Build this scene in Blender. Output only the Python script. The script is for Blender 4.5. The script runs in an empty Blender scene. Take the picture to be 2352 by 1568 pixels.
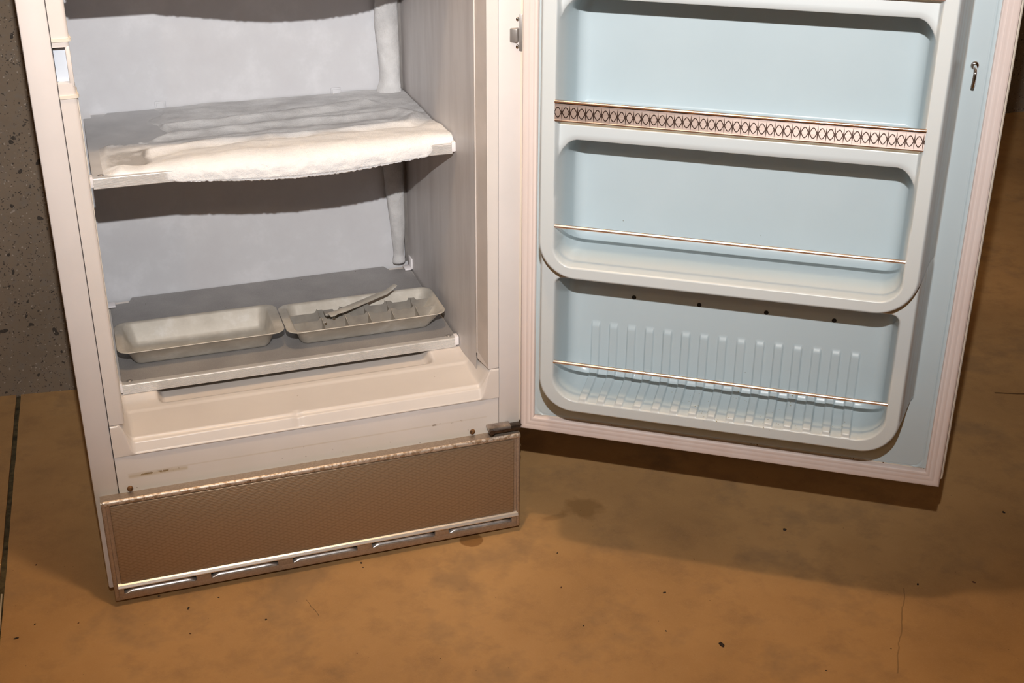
import bpy, bmesh, math, random
import numpy as np
from mathutils import Vector, Matrix, noise

random.seed(7)
rng = np.random.RandomState(7)
SC = bpy.context.scene
COL = SC.collection

# ------------------------------------------------------------------ camera
CAM_F, CX, CY, CZ, YAW, PITCH, ROLL = 3031.109, 0.066115, -2.080542, 1.487912, 0.326042, -0.455896, 0.003608
cam_d = bpy.data.cameras.new('camera'); cam = bpy.data.objects.new('camera', cam_d); COL.objects.link(cam)
cam_d.sensor_width = 36.0; cam_d.sensor_fit = 'HORIZONTAL'; cam_d.lens = 36.0*CAM_F/2352.0
fw = Vector((math.sin(YAW)*math.cos(PITCH), math.cos(YAW)*math.cos(PITCH), math.sin(PITCH)))
rt = Vector((math.cos(YAW), -math.sin(YAW), 0)); up = rt.cross(fw)
r_ = rt*math.cos(ROLL)+up*math.sin(ROLL); u_ = -rt*math.sin(ROLL)+up*math.cos(ROLL)
cam.matrix_world = Matrix(((r_.x, u_.x, -fw.x, CX), (r_.y, u_.y, -fw.y, CY), (r_.z, u_.z, -fw.z, CZ), (0, 0, 0, 1)))
cam_d.clip_start = 0.05; cam_d.clip_end = 60
SC.camera = cam

# ------------------------------------------------------------------ light
SC.view_settings.view_transform = 'Standard'; SC.view_settings.look = 'None'
SC.view_settings.gamma = 1; SC.view_settings.use_curve_mapping = False
SC.view_settings.exposure = 0.0
w = bpy.data.worlds.new('world'); SC.world = w; w.use_nodes = True
w.node_tree.nodes['Background'].inputs[0].default_value = (1.0, 0.68, 0.38, 1)
w.node_tree.nodes['Background'].inputs[1].default_value = 0.03

def light(name, typ, loc, target, energy, color, **kw):
    d = bpy.data.lights.new(name, typ); o = bpy.data.objects.new(name, d); COL.objects.link(o)
    o.location = loc; d.energy = energy; d.color = color
    if target is not None:
        o.rotation_euler = (Vector(target)-Vector(loc)).to_track_quat('-Z', 'Y').to_euler()
    for k, v in kw.items(): setattr(d, k, v)
    return o
# camera flash, held above the lens
light('flash', 'SPOT', (0.08, -2.02, 1.86), (0.75, 0.0, 1.60), 285, (1.0, 0.985, 0.975),
      shadow_soft_size=0.012, spot_size=math.radians(94), spot_blend=1.0)
# bare warm bulb of the basement ceiling, plus an added warm fill behind the camera
light('bulb', 'POINT', (0.42, -0.50, 2.45), None, 40, (1.0, 0.70, 0.42), shadow_soft_size=0.05)
light('fill_light', 'POINT', (-0.9, -3.2, 2.45), None, 22, (1.0, 0.70, 0.42), shadow_soft_size=0.05)

# ------------------------------------------------------------------ helpers
def srgb(r, g, b):
    f = lambda c: (c/255/12.92 if c/255 <= 0.04045 else ((c/255+0.055)/1.055)**2.4)
    return (f(r), f(g), f(b), 1)

class NT:
    """small node-tree helper"""
    def __init__(s, name):
        s.m = bpy.data.materials.new(name); s.m.use_nodes = True
        s.t = s.m.node_tree; s.b = s.t.nodes['Principled BSDF']
    def n(s, typ, **kw):
        x = s.t.nodes.new(typ)
        for k, v in kw.items():
            if k.startswith('i_'):
                key = k[2:]; key = int(key) if key.isdigit() else key.replace('_', ' ')
                if hasattr(v, 'is_linked') or isinstance(v, bpy.types.NodeSocket): s.t.links.new(v, x.inputs[key])
                else: x.inputs[key].default_value = v
            else: setattr(x, k, v)
        return x
    def set(s, **kw):
        for k, v in kw.items():
            k = k.replace('_', ' ')
            if isinstance(v, bpy.types.NodeSocket): s.t.links.new(v, s.b.inputs[k])
            else: s.b.inputs[k].default_value = v
    def math(s, op, a, b=0.0, c=0.0, clamp=False):
        x = s.t.nodes.new('ShaderNodeMath'); x.operation = op; x.use_clamp = clamp
        for i, v in enumerate((a, b, c)):
            if isinstance(v, bpy.types.NodeSocket): s.t.links.new(v, x.inputs[i])
            else: x.inputs[i].default_value = v
        return x.outputs[0]
    def mix(s, f, a, b):
        x = s.t.nodes.new('ShaderNodeMix'); x.data_type = 'RGBA'
        for key, v in ((0, f), (6, a), (7, b)):
            if isinstance(v, bpy.types.NodeSocket): s.t.links.new(v, x.inputs[key])
            else: x.inputs[key].default_value = v
        return x.outputs[2]
    def coord(s): return s.n('ShaderNodeTexCoord').outputs['Object']
    def mapped(s, scale):
        mp = s.n('ShaderNodeMapping'); s.t.links.new(s.coord(), mp.inputs[0]); mp.inputs['Scale'].default_value = scale
        return mp.outputs[0]
    def noise(s, scale, detail=3, rough=0.55, vec=None):
        x = s.n('ShaderNodeTexNoise'); x.inputs['Scale'].default_value = scale
        x.inputs['Detail'].default_value = detail; x.inputs['Roughness'].default_value = rough
        s.t.links.new(vec if vec is not None else s.coord(), x.inputs['Vector'])
        return x.outputs[0]
    def ramp(s, f, stops):
        x = s.n('ShaderNodeValToRGB'); s.t.links.new(f, x.inputs[0]); e = x.color_ramp.elements
        while len(e) < len(stops): e.new(0.5)
        for i, (p, c) in enumerate(stops):
            e[i].position = p; e[i].color = c if len(c) == 4 else (*c, 1)
        return x.outputs[0]
    def bump(s, h, strength=0.3, dist=0.001):
        x = s.n('ShaderNodeBump'); x.inputs['Strength'].default_value = strength
        x.inputs['Distance'].default_value = dist; s.t.links.new(h, x.inputs['Height'])
        s.t.links.new(x.outputs[0], s.b.inputs['Normal']); return x

W3 = lambda v: (v, v, v, 1)

def mat_plain(name, col, rough=0.4, metal=0.0, var=0.05, vscale=12, bump=0.0, bscale=300, coat=0.0):
    t = NT(name)
    a = tuple(c*(1-var) for c in col[:3])+(1,); b = tuple(min(1, c*(1+var)) for c in col[:3])+(1,)
    t.set(Base_Color=t.ramp(t.noise(vscale, 4), [(0.3, a), (0.7, b)]), Roughness=rough, Metallic=metal)
    if coat: t.set(Coat_Weight=coat, Coat_Roughness=0.15)
    if bump: t.bump(t.noise(bscale, 3), bump, 0.0006)
    return t.m

def spots(t, base, scale, thr, col, vec=None, soft=0.03):
    """small specks of col over base"""
    v = t.n('ShaderNodeTexVoronoi'); v.inputs['Scale'].default_value = scale
    t.t.links.new(vec if vec is not None else t.coord(), v.inputs['Vector'])
    pick = t.math('GREATER_THAN', t.n('ShaderNodeSeparateColor', i_0=v.outputs['Color']).outputs[0], 0.55)
    sz = t.math('MULTIPLY', t.noise(scale*0.37, 1), thr*2)
    f = t.math('MULTIPLY', t.math('LESS_THAN', v.outputs['Distance'], sz), pick)
    return t.mix(f, base, col)

def mask_box(t, axis_lo_hi, soft=0.004):
    """soft box mask in object coordinates: {'x':(lo,hi),...}"""
    sep = t.n('ShaderNodeSeparateXYZ', i_0=t.coord()); out = None
    for ax, (lo, hi) in axis_lo_hi.items():
        s = sep.outputs['xyz'.index(ax)]
        a = t.math('MULTIPLY', t.math('SUBTRACT', s, lo), 1/soft, clamp=True)
        b = t.math('MULTIPLY', t.math('SUBTRACT', hi, s), 1/soft, clamp=True)
        m = t.math('MULTIPLY', a, b)
        out = m if out is None else t.math('MULTIPLY', out, m)
    return out

MATS = {}
def make_materials():
    # painted cabinet steel, pinkish white, yellowing, rust marks along the bottom rail
    t = NT('cabinet_enamel')
    c = t.ramp(t.noise(6, 5), [(0.3, (0.66, 0.61, 0.585, 1)), (0.7, (0.73, 0.675, 0.65, 1))])
    yel = t.math('MULTIPLY', mask_box(t, {'z': (0.16, 0.30)}, 0.06), t.noise(9, 3))
    c = t.mix(t.math('MULTIPLY', yel, 0.55), c, (0.60, 0.53, 0.40, 1))
    # rust dashes where the gasket sat
    st = t.noise(95, 3, vec=t.mapped((1, 1, 1)))
    for (x0, x1, z0, z1, th) in ((0.075, 0.150, 0.2535, 0.2600, 0.50), (0.60, 0.672, 0.2575, 0.2630, 0.57), (0.33, 0.38, 0.258, 0.262, 0.62)):
        f = t.math('MULTIPLY', mask_box(t, {'x': (x0, x1), 'z': (z0, z1)}, 0.003), t.math('GREATER_THAN', st, th))
        c = t.mix(f, c, (0.11, 0.055, 0.02, 1))
    g = t.math('MULTIPLY', mask_box(t, {'x': (0.06, 0.165), 'z': (0.2505, 0.2605)}, 0.004), 0.45)
    c = t.mix(g, c, (0.42, 0.30, 0.13, 1))
    g = t.math('MULTIPLY', mask_box(t, {'x': (0.06, 0.72), 'z': (0.2585, 0.2625)}, 0.0015), t.math('MULTIPLY', t.noise(14, 4), 0.45))
    c = t.mix(g, c, (0.45, 0.33, 0.18, 1))
    low = t.math('MULTIPLY', mask_box(t, {'z': (0.15, 0.24)}, 0.01), 0.35)
    c = t.mix(low, c, (0.50, 0.49, 0.42, 1))
    c2 = spots(t, c, 120, 0.10, (0.10, 0.05, 0.02, 1))
    c = t.mix(mask_box(t, {'z': (0.20, 0.25), 'x': (0.05, 0.76)}, 0.02), c, c2)
    t.set(Base_Color=c, Roughness=0.42); t.bump(t.noise(500, 2), 0.06, 0.0003)
    MATS['enamel'] = t.m
    MATS['strip'] = mat_plain('breaker_strip_plastic', (0.70, 0.64, 0.60), 0.35, var=0.03)
    MATS['strip_side'] = mat_plain('shaded_strip_plastic', (0.56, 0.49, 0.44), 0.4, var=0.06, vscale=20)  # strip plastic made darker: shade on the tilted side face, painted in
    MATS['yellow_edge'] = mat_plain('aged_cream_plastic', (0.72, 0.655, 0.56), 0.4, var=0.06)
    t = NT('sill_plastic')
    c = t.ramp(t.noise(7, 4), [(0.3, (0.70, 0.635, 0.585, 1)), (0.7, (0.76, 0.695, 0.64, 1))])
    t.set(Base_Color=spots(t, c, 45, 0.035, (0.25, 0.16, 0.09, 1)), Roughness=0.3)
    MATS['sill'] = t.m
    # frosty liner: bluish white aluminium liner with rime blotches
    t = NT('frosted_liner')
    bl = t.noise(9, 6, 0.65)
    c = t.ramp(bl, [(0.3, (0.57, 0.565, 0.585, 1)), (0.52, (0.60, 0.60, 0.62, 1)), (0.7, (0.68, 0.68, 0.705, 1))])
    t.set(Base_Color=c, Roughness=0.6); t.bump(t.noise(60, 5), 0.15, 0.001)
    MATS['liner'] = t.m
    t = NT('side_liner')
    bl = t.noise(5, 5, 0.6, vec=t.mapped((1, 3.0, 0.5)))
    c = t.ramp(bl, [(0.35, (0.49, 0.455, 0.445, 1)), (0.6, (0.60, 0.57, 0.56, 1))])
    t.set(Base_Color=c, Roughness=0.45); t.bump(t.noise(9, 4, vec=t.mapped((1, 6, 1))), 0.1, 0.002)
    MATS['side'] = t.m
    # frost
    t = NT('frost')
    c = t.ramp(t.noise(22, 5), [(0.3, (0.72, 0.72, 0.73, 1)), (0.65, (0.84, 0.83, 0.82, 1))])
    v = t.noise(1400, 1)
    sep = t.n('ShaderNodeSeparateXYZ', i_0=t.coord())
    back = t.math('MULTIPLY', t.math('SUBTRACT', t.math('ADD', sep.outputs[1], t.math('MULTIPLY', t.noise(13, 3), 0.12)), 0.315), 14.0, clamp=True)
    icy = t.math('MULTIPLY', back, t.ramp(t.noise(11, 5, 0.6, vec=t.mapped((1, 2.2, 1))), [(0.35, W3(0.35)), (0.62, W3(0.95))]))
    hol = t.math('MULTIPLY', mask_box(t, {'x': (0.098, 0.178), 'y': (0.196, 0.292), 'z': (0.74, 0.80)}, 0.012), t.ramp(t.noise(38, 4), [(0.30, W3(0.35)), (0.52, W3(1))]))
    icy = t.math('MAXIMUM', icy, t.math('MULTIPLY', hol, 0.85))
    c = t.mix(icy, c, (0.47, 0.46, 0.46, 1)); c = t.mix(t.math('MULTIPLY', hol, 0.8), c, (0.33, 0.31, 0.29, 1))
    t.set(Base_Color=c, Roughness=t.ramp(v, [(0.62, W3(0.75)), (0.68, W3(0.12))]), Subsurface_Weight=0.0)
    h = t.math('ADD', t.math('MULTIPLY', t.noise(480, 4), 0.9), t.noise(90, 4))
    t.bump(h, 0.75, 0.0016)
    MATS['frost'] = t.m
    t = NT('rimed_shelf')
    c = t.ramp(t.noise(16, 5), [(0.3, (0.43, 0.425, 0.43, 1)), (0.7, (0.53, 0.52, 0.52, 1))])
    t.set(Base_Color=c, Roughness=0.6); t.bump(t.noise(160, 4), 0.2, 0.0006); MATS['rimeshelf'] = t.m
    t = NT('clear_ice')
    c = t.ramp(t.noise(30, 5), [(0.3, (0.40, 0.40, 0.41, 1)), (0.7, (0.60, 0.60, 0.61, 1))])
    t.set(Base_Color=c, Roughness=0.35); t.bump(t.noise(110, 4), 0.4, 0.001)
    MATS['ice'] = t.m
    # shelf plate: anodised aluminium, dusty
    t = NT('anodised_shelf')
    sp = t.noise(900, 2)
    c = t.ramp(t.noise(14, 5), [(0.35, (0.285, 0.272, 0.268, 1)), (0.7, (0.345, 0.33, 0.322, 1))])
    c = t.mix(t.math('MULTIPLY', t.math('GREATER_THAN', sp, 0.60), 0.35), c, (0.62, 0.58, 0.54, 1))
    c = spots(t, c, 40, 0.05, (0.14, 0.10, 0.08, 1))
    smudge = t.math('MULTIPLY', mask_box(t, {'x': (0.50, 0.62), 'y': (0.36, 0.44)}, 0.03), t.math('GREATER_THAN', t.noise(70, 4), 0.54))
    c = t.mix(t.math('MULTIPLY', smudge, 0.5), c, (0.16, 0.11, 0.09, 1))
    t.set(Base_Color=c, Metallic=0.25, Roughness=0.5); t.bump(t.noise(700, 2), 0.2, 0.0004)
    MATS['shelf'] = t.m
    MATS['trim'] = mat_plain('brushed_trim', (0.78, 0.76, 0.74), 0.38, metal=0.55, var=0.05, vscale=40)
    # ice tray aluminium
    t = NT('tray_aluminium')
    n1 = t.noise(26, 6, 0.65)
    c = t.ramp(n1, [(0.3, (0.44, 0.405, 0.35, 1)), (0.55, (0.53, 0.495, 0.435, 1)), (0.75, (0.66, 0.64, 0.60, 1))])
    t.set(Base_Color=c, Metallic=0.22, Roughness=t.ramp(n1, [(0.35, W3(0.42)), (0.7, W3(0.58))]))
    t.bump(t.noise(120, 4), 0.12, 0.0008); MATS['tray'] = t.m
    MATS['tray_plate'] = mat_plain('dull_aluminium', (0.37, 0.345, 0.31), 0.42, metal=0.35, var=0.15, vscale=40, bump=0.1)
    # grille: embossed, painted bronze-silver
    t = NT('grille_panel_metal')
    mp = t.coord(); sep = t.n('ShaderNodeSeparateXYZ', i_0=mp)
    # rows of short embossed dashes, every other row shifted by half a step
    row = t.math('FLOOR', t.math('DIVIDE', sep.outputs[2], 0.0032))
    off = t.math('MULTIPLY', t.math('MODULO', t.math('ABSOLUTE', row), 2.0), 0.5)
    sx = t.math('ABSOLUTE', t.math('SUBTRACT', t.math('FRACT', t.math('ADD', t.math('DIVIDE', sep.outputs[0], 0.0150), off)), 0.5))
    sz = t.math('ABSOLUTE', t.math('SUBTRACT', t.math('FRACT', t.math('DIVIDE', sep.outputs[2], 0.0032)), 0.5))
    wv = t.math('MULTIPLY', t.math('MULTIPLY', t.math('SUBTRACT', 0.42, sx), 6.0, clamp=True), t.math('MULTIPLY', t.math('SUBTRACT', 0.36, sz), 5.0, clamp=True))
    c = t.mix(wv, (0.42, 0.315, 0.215, 1), (0.33, 0.24, 0.155, 1))
    t.set(Base_Color=c, Metallic=0.62, Roughness=0.42); t.bump(wv, 0.35, 0.0006)
    MATS['panel'] = t.m
    t = NT('grille_frame_metal')
    c = t.ramp(t.noise(300, 3), [(0.35, (0.38, 0.30, 0.235, 1)), (0.7, (0.47, 0.38, 0.305, 1))])
    t.set(Base_Color=c, Metallic=0.6, Roughness=0.36); t.bump(t.noise(600, 2), 0.12, 0.0003)
    MATS['grille'] = t.m
    MATS['bead'] = mat_plain('polished_bead', (0.82, 0.76, 0.70), 0.3, metal=0.6, var=0.05, vscale=60)
    t = NT('worn_edge_metal')
    c = t.ramp(t.noise(160, 5), [(0.42, (0.36, 0.25, 0.16, 1)), (0.54, (0.62, 0.53, 0.45, 1))])
    c = spots(t, c, 130, 0.12, (0.12, 0.06, 0.03, 1))
    t.set(Base_Color=c, Metallic=0.5, Roughness=0.42); MATS['worn'] = t.m
    MATS['louver'] = mat_plain('louver_metal', (0.60, 0.585, 0.57), 0.3, metal=0.75, var=0.3, vscale=60, bump=0.15)
    MATS['dark'] = mat_plain('dark_void', (0.012, 0.009, 0.007), 0.8)
    MATS['rustscrew'] = mat_plain('rusty_screw', (0.16, 0.075, 0.025), 0.6, metal=0.2, var=0.8, vscale=200, bump=0.6)
    MATS['darkmetal'] = mat_plain('dirty_hinge_steel', (0.10, 0.075, 0.06), 0.35, metal=0.8, var=0.5, vscale=60, bump=0.3)
    MATS['hingebright'] = mat_plain('worn_hinge_steel', (0.42, 0.36, 0.32), 0.28, metal=0.9, var=0.4, vscale=80, bump=0.2)
    MATS['steel'] = mat_plain('grey_steel', (0.33, 0.31, 0.295), 0.42, metal=0.6, var=0.08, vscale=60)
    MATS['chrome'] = mat_plain('chrome', (0.82, 0.80, 0.78), 0.10, metal=1.0, var=0.03)
    t = NT('rose_chrome_rod')
    t.set(Base_Color=t.ramp(t.noise(90, 4, vec=t.mapped((0.3, 1, 1))), [(0.3, (0.80, 0.62, 0.52, 1)), (0.6, (0.95, 0.84, 0.78, 1))]), Metallic=1.0, Roughness=0.34)
    MATS['rod'] = t.m
    # door liner plastic
    t = NT('door_liner_plastic')
    sep = t.n('ShaderNodeSeparateXYZ', i_0=t.coord())
    c = t.ramp(t.noise(5, 4), [(0.3, (0.445, 0.520, 0.550, 1)), (0.7, (0.475, 0.55, 0.578, 1))])
    top = t.math('MULTIPLY', t.math('SUBTRACT', t.math('MULTIPLY', sep.outputs[1], -1.0), 0.060), 1/0.03, clamp=True)
    c = t.mix(top, c, (0.545, 0.575, 0.575, 1))            # warm bulb light on the raised rims, painted in as a paler tint
    # grime streaks on the free-side flank of the raised frame
    gr = t.math('MULTIPLY', mask_box(t, {'x': (0.6785, 0.7035), 'z': (0.40, 2.0)}, 0.003),
                t.ramp(t.noise(40, 6, 0.7, vec=t.mapped((3, 1, 0.12))), [(0.35, W3(0.35)), (0.62, W3(0.95))]))
    c = t.mix(gr, c, (0.36, 0.305, 0.25, 1))
    # mould specks on the bin floor
    c2 = spots(t, c, 210, 0.16, (0.20, 0.17, 0.07, 1))
    fl = t.math('MULTIPLY', mask_box(t, {'x': (0.27, 0.60), 'z': (0.352, 0.385)}, 0.004), t.math('GREATER_THAN', t.noise(24, 3), 0.56))
    c = t.mix(fl, c, c2)
    c3 = spots(t, c, 26, 0.018, (0.12, 0.10, 0.06, 1)); c = c3
    t.set(Base_Color=c, Roughness=0.30, Specular_IOR_Level=0.45); t.bump(t.noise(260, 2), 0.03, 0.0005)
    MATS['doorliner'] = t.m
    t = NT('gasket_vinyl')
    c = t.ramp(t.noise(20, 5, vec=t.mapped((1, 1, 0.2))), [(0.3, (0.65, 0.535, 0.49, 1)), (0.55, (0.68, 0.575, 0.535, 1)), (0.75, (0.69, 0.61, 0.58, 1))])
    dk = t.math('MULTIPLY', mask_box(t, {'x': (0.05, 0.6), 'z': (0.226, 0.2335)}, 0.001), t.math('GREATER_THAN', t.noise(38, 4), 0.60))
    c = t.mix(dk, c, (0.07, 0.04, 0.03, 1))
    t.set(Base_Color=c, Roughness=0.5); MATS['gasket'] = t.m
    t = NT('door_pan_enamel')
    c = t.ramp(t.noise(8, 3), [(0.3, (0.68, 0.60, 0.50, 1)), (0.7, (0.74, 0.665, 0.57, 1))])
    c2 = spots(t, c, 170, 0.20, (0.13, 0.06, 0.025, 1))
    c = t.mix(mask_box(t, {'z': (0.22, 0.285)}, 0.02), c, c2)
    c = spots(t, c, 34, 0.03, (0.25, 0.15, 0.06, 1))
    t.set(Base_Color=c, Roughness=0.4); MATS['pan'] = t.m
    MATS['clip'] = mat_plain('white_nylon', (0.80, 0.77, 0.78), 0.4)
    MATS['window'] = mat_plain('blue_white_plastic', (0.66, 0.71, 0.78), 0.3, var=0.06)
    # rail: brushed copper-pink metal with engraved ovals and stars
    t = NT('engraved_rail_metal')
    sep = t.n('ShaderNodeSeparateXYZ', i_0=t.coord())
    P = 0.01285
    fu = t.math('MULTIPLY', t.math('SUBTRACT', t.math('FRACT', t.math('DIVIDE', t.math('SUBTRACT', sep.outputs[0], 0.0868), P)), 0.5), P)   # -P/2..P/2
    vz = t.math('SUBTRACT', sep.outputs[2], 0.8925)
    au = t.math('ABSOLUTE', fu); av = t.math('ABSOLUTE', vz)
    # pointed oval: |v| vs A*cos(pi u/P)
    k = t.math('MULTIPLY', t.math('COSINE', t.math('MULTIPLY', fu, math.pi/(P*0.86))), 0.0080)
    dd = t.math('ABSOLUTE', t.math('SUBTRACT', av, k))
    slope = t.math('MULTIPLY', au, 260.0)
    oval = t.math('LESS_THAN', t.math('DIVIDE', dd, t.math('ADD', slope, 1.0)), 0.00078)
    # spike centred between ovals
    us = t.math('SUBTRACT', P/2, au)
    spk = t.math('LESS_THAN', us, t.math('MULTIPLY', t.math('SUBTRACT', 0.0130, av), 0.095))
    star = t.math('LESS_THAN', t.math('ADD', t.math('MULTIPLY', us, 1.0), t.math('MULTIPLY', av, 0.62)), 0.0021)
    pat = t.math('MAXIMUM', t.math('MAXIMUM', oval, spk), star)
    lim = t.math('LESS_THAN', sep.outputs[1], -0.1255)
    pat = t.math('MULTIPLY', pat, lim)
    br = t.noise(60, 4, vec=t.mapped((1.2, 1, 40)))
    c = t.ramp(br, [(0.3, (0.40, 0.315, 0.275, 1)), (0.7, (0.56, 0.475, 0.44, 1))])
    c = t.mix(pat, c, (0.055, 0.035, 0.028, 1))
    t.set(Base_Color=c, Metallic=0.9, Roughness=t.ramp(br, [(0.3, W3(0.46)), (0.7, W3(0.56))]), Anisotropic=0.75)
    cx = t.n('ShaderNodeCombineXYZ'); cx.inputs[2].default_value = 1.0
    vt = t.n('ShaderNodeVectorTransform', vector_type='VECTOR', convert_from='OBJECT', convert_to='WORLD', i_0=cx.outputs[0])
    t.t.links.new(vt.outputs[0], t.b.inputs['Tangent'])
    MATS['rail'] = t.m
    MATS['railedge'] = mat_plain('copper_edge', (0.85, 0.62, 0.50), 0.25, metal=1.0, var=0.1, vscale=60)
    # concrete floor with tan stain
    t = NT('stained_concrete')
    n1 = t.noise(2.2, 6, 0.6); n2 = t.noise(11, 6, 0.65); n3 = t.noise(240, 2)
    c = t.ramp(n1, [(0.32, (0.41, 0.238, 0.102, 1)), (0.5, (0.52, 0.305, 0.128, 1)), (0.68, (0.60, 0.36, 0.155, 1))])
    c = t.mix(t.ramp(n2, [(0.50, W3(0)), (0.72, W3(0.5))]), c, (0.29, 0.175, 0.09, 1))
    c = t.mix(t.ramp(n2, [(0.25, W3(0.35)), (0.42, W3(0))]), c, (0.53, 0.32, 0.15, 1))
    c = t.mix(t.math('MULTIPLY', t.math('ABSOLUTE', t.math('SUBTRACT', n3, 0.5)), 0.9), c, (0.62, 0.40, 0.22, 1))
    n4 = t.noise(4.5, 5, 0.62)
    c = t.mix(t.ramp(n4, [(0.54, W3(0)), (0.66, W3(0.42))]), c, (0.22, 0.155, 0.10, 1))
    c = spots(t, c, 17, 0.022, (0.12, 0.06, 0.025, 1))
    c = spots(t, c, 55, 0.035, (0.17, 0.095, 0.04, 1))
    # oily stain under the right corner, rust ring and scratches
    sep = t.n('ShaderNodeSeparateXYZ', i_0=t.coord())
    def ell(x, y, rx, ry, edge=0.25, wob=0.35, ns=60):
        dx = t.math('DIVIDE', t.math('SUBTRACT', sep.outputs[0], x), rx); dy = t.math('DIVIDE', t.math('SUBTRACT', sep.outputs[1], y), ry)
        d = t.math('SQRT', t.math('ADD', t.math('MULTIPLY', dx, dx), t.math('MULTIPLY', dy, dy)))
        d = t.math('ADD', d, t.math('MULTIPLY', t.math('SUBTRACT', t.noise(ns, 3), 0.5), wob*2))
        return t.math('MULTIPLY', t.math('SUBTRACT', 1.0, d), 1/edge, clamp=True)
    c = t.mix(t.math('MULTIPLY', ell(0.681, -0.018, 0.024, 0.024, 0.12, 0.18), 0.62), c, (0.20, 0.075, 0.012, 1))
    c = t.mix(t.math('MULTIPLY', ell(0.93, 0.02, 0.045, 0.045, 0.4, 0.8, 25), 0.45), c, (0.20, 0.10, 0.03, 1))
    c = t.mix(t.math('MULTIPLY', ell(0.865, 0.005, 0.04, 0.012, 0.5, 0.9, 30), 0.4), c, (0.24, 0.13, 0.05, 1))
    def line(xa, ya, xb, yb, wd, col, k=0.8):
        L = math.hypot(xb-xa, yb-ya); ux, uy = (xb-xa)/L, (yb-ya)/L
        dx = t.math('SUBTRACT', sep.outputs[0], xa); dy = t.math('SUBTRACT', sep.outputs[1], ya)
        al = t.math('ADD', t.math('MULTIPLY', dx, ux), t.math('MULTIPLY', dy, uy))
        pe = t.math('SUBTRACT', t.math('MULTIPLY', dx, -uy), t.math('MULTIPLY', dy, -ux))
        pe = t.math('ADD', pe, t.math('MULTIPLY', t.math('SUBTRACT', t.noise(22, 2), 0.5), 0.012))
        f = t.math('MULTIPLY', t.math('LESS_THAN', t.math('ABSOLUTE', pe), wd),
                   t.math('MULTIPLY', t.math('GREATER_THAN', al, 0.0), t.math('LESS_THAN', al, L)))
        return t.mix(t.math('MULTIPLY', f, k), c, col)
    c = line(0.3398, -0.105, 0.3525, -0.160, 0.0006, (0.13, 0.08, 0.04, 1))
    c = line(2.04, 0.172, 2.30, 0.06, 0.0035, (0.10, 0.05, 0.02, 1))
    c = line(1.25, -0.62, 1.40, -0.42, 0.0012, (0.17, 0.10, 0.05, 1), 0.5)
    t.set(Base_Color=c, Roughness=t.ramp(n2, [(0.3, W3(0.42)), (0.7, W3(0.60))]), Specular_IOR_Level=0.3)
    t.bump(t.math('ADD', t.math('MULTIPLY', n3, 0.3), n2), 0.12, 0.0012); MATS['floor'] = t.m
    # concrete wall with bug holes
    t = NT('pitted_concrete')
    n1 = t.noise(3, 6, 0.65); n2 = t.noise(60, 5, 0.7)
    c = t.ramp(n1, [(0.3, (0.165, 0.125, 0.088, 1)), (0.7, (0.235, 0.182, 0.132, 1))])
    c = t.mix(t.ramp(n2, [(0.35, W3(0.45)), (0.5, W3(0))]), c, (0.18, 0.16, 0.14, 1))
    vec = t.n('ShaderNodeVectorMath', operation='ADD'); t.t.links.new(t.coord(), vec.inputs[0])
    nn = t.n('ShaderNodeTexNoise'); nn.inputs['Scale'].default_value = 30; t.t.links.new(t.coord(), nn.inputs['Vector'])
    sc = t.n('ShaderNodeVectorMath', operation='SCALE'); t.t.links.new(nn.outputs['Color'], sc.inputs[0]); sc.inputs['Scale'].default_value = 0.03
    t.t.links.new(sc.outputs[0], vec.inputs[1])
    c = spots(t, c, 36, 0.20, (0.05, 0.040, 0.032, 1), vec=vec.outputs[0])
    c = spots(t, c, 95, 0.19, (0.07, 0.055, 0.043, 1), vec=vec.outputs[0])
    c = spots(t, c, 190, 0.25, (0.085, 0.068, 0.053, 1), vec=vec.outputs[0])
    c = spots(t, c, 130, 0.20, (0.33, 0.28, 0.23, 1), vec=vec.outputs[0])
    bw = t.n('ShaderNodeRGBToBW', i_0=c).outputs[0]
    t.set(Base_Color=c, Roughness=0.9); t.bump(bw, 0.6, 0.01); MATS['concrete'] = t.m
    MATS['joint'] = mat_plain('joint_filler', (0.085, 0.065, 0.03), 0.95, var=0.6, vscale=60, bump=1.0, bscale=150)
    MATS['debris'] = mat_plain('dark_debris', (0.035, 0.02, 0.012), 0.8, var=0.3)
    MATS['reddebris'] = mat_plain('brown_debris', (0.12, 0.045, 0.02), 0.8, var=0.3)
    MATS['white'] = mat_plain('off_white_plastic', (0.62, 0.55, 0.42), 0.5)
    MATS['ceil'] = mat_plain('ceiling_paint', (0.55, 0.50, 0.42), 0.9)
    t = NT('bulb_glass'); t.set(Base_Color=(1, 0.8, 0.5, 1), Emission_Color=(1, 0.72, 0.4, 1), Emission_Strength=6.0); MATS['bulb'] = t.m
make_materials()

def link(o, parent=None, **props):
    COL.objects.link(o)
    if parent is not None:
        o.parent = parent
        o.matrix_parent_inverse = parent.matrix_world.inverted()
    for k, v in props.items(): o[k] = v
    return o

def empty(name, loc, label, category, **props):
    o = bpy.data.objects.new(name, None); o.location = loc; o.empty_display_size = 0.05
    o.matrix_world = Matrix.Translation(loc)
    link(o, None, label=label, category=category, **props); return o

def mesh(name, V, F, mat, parent=None, smooth=False, world=None, angle=None, **props):
    me = bpy.data.meshes.new(name)
    me.from_pydata([tuple(map(float, v)) for v in V], [], F); me.update()
    return finish(me, name, mat, parent, smooth, world, angle, **props)

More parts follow.
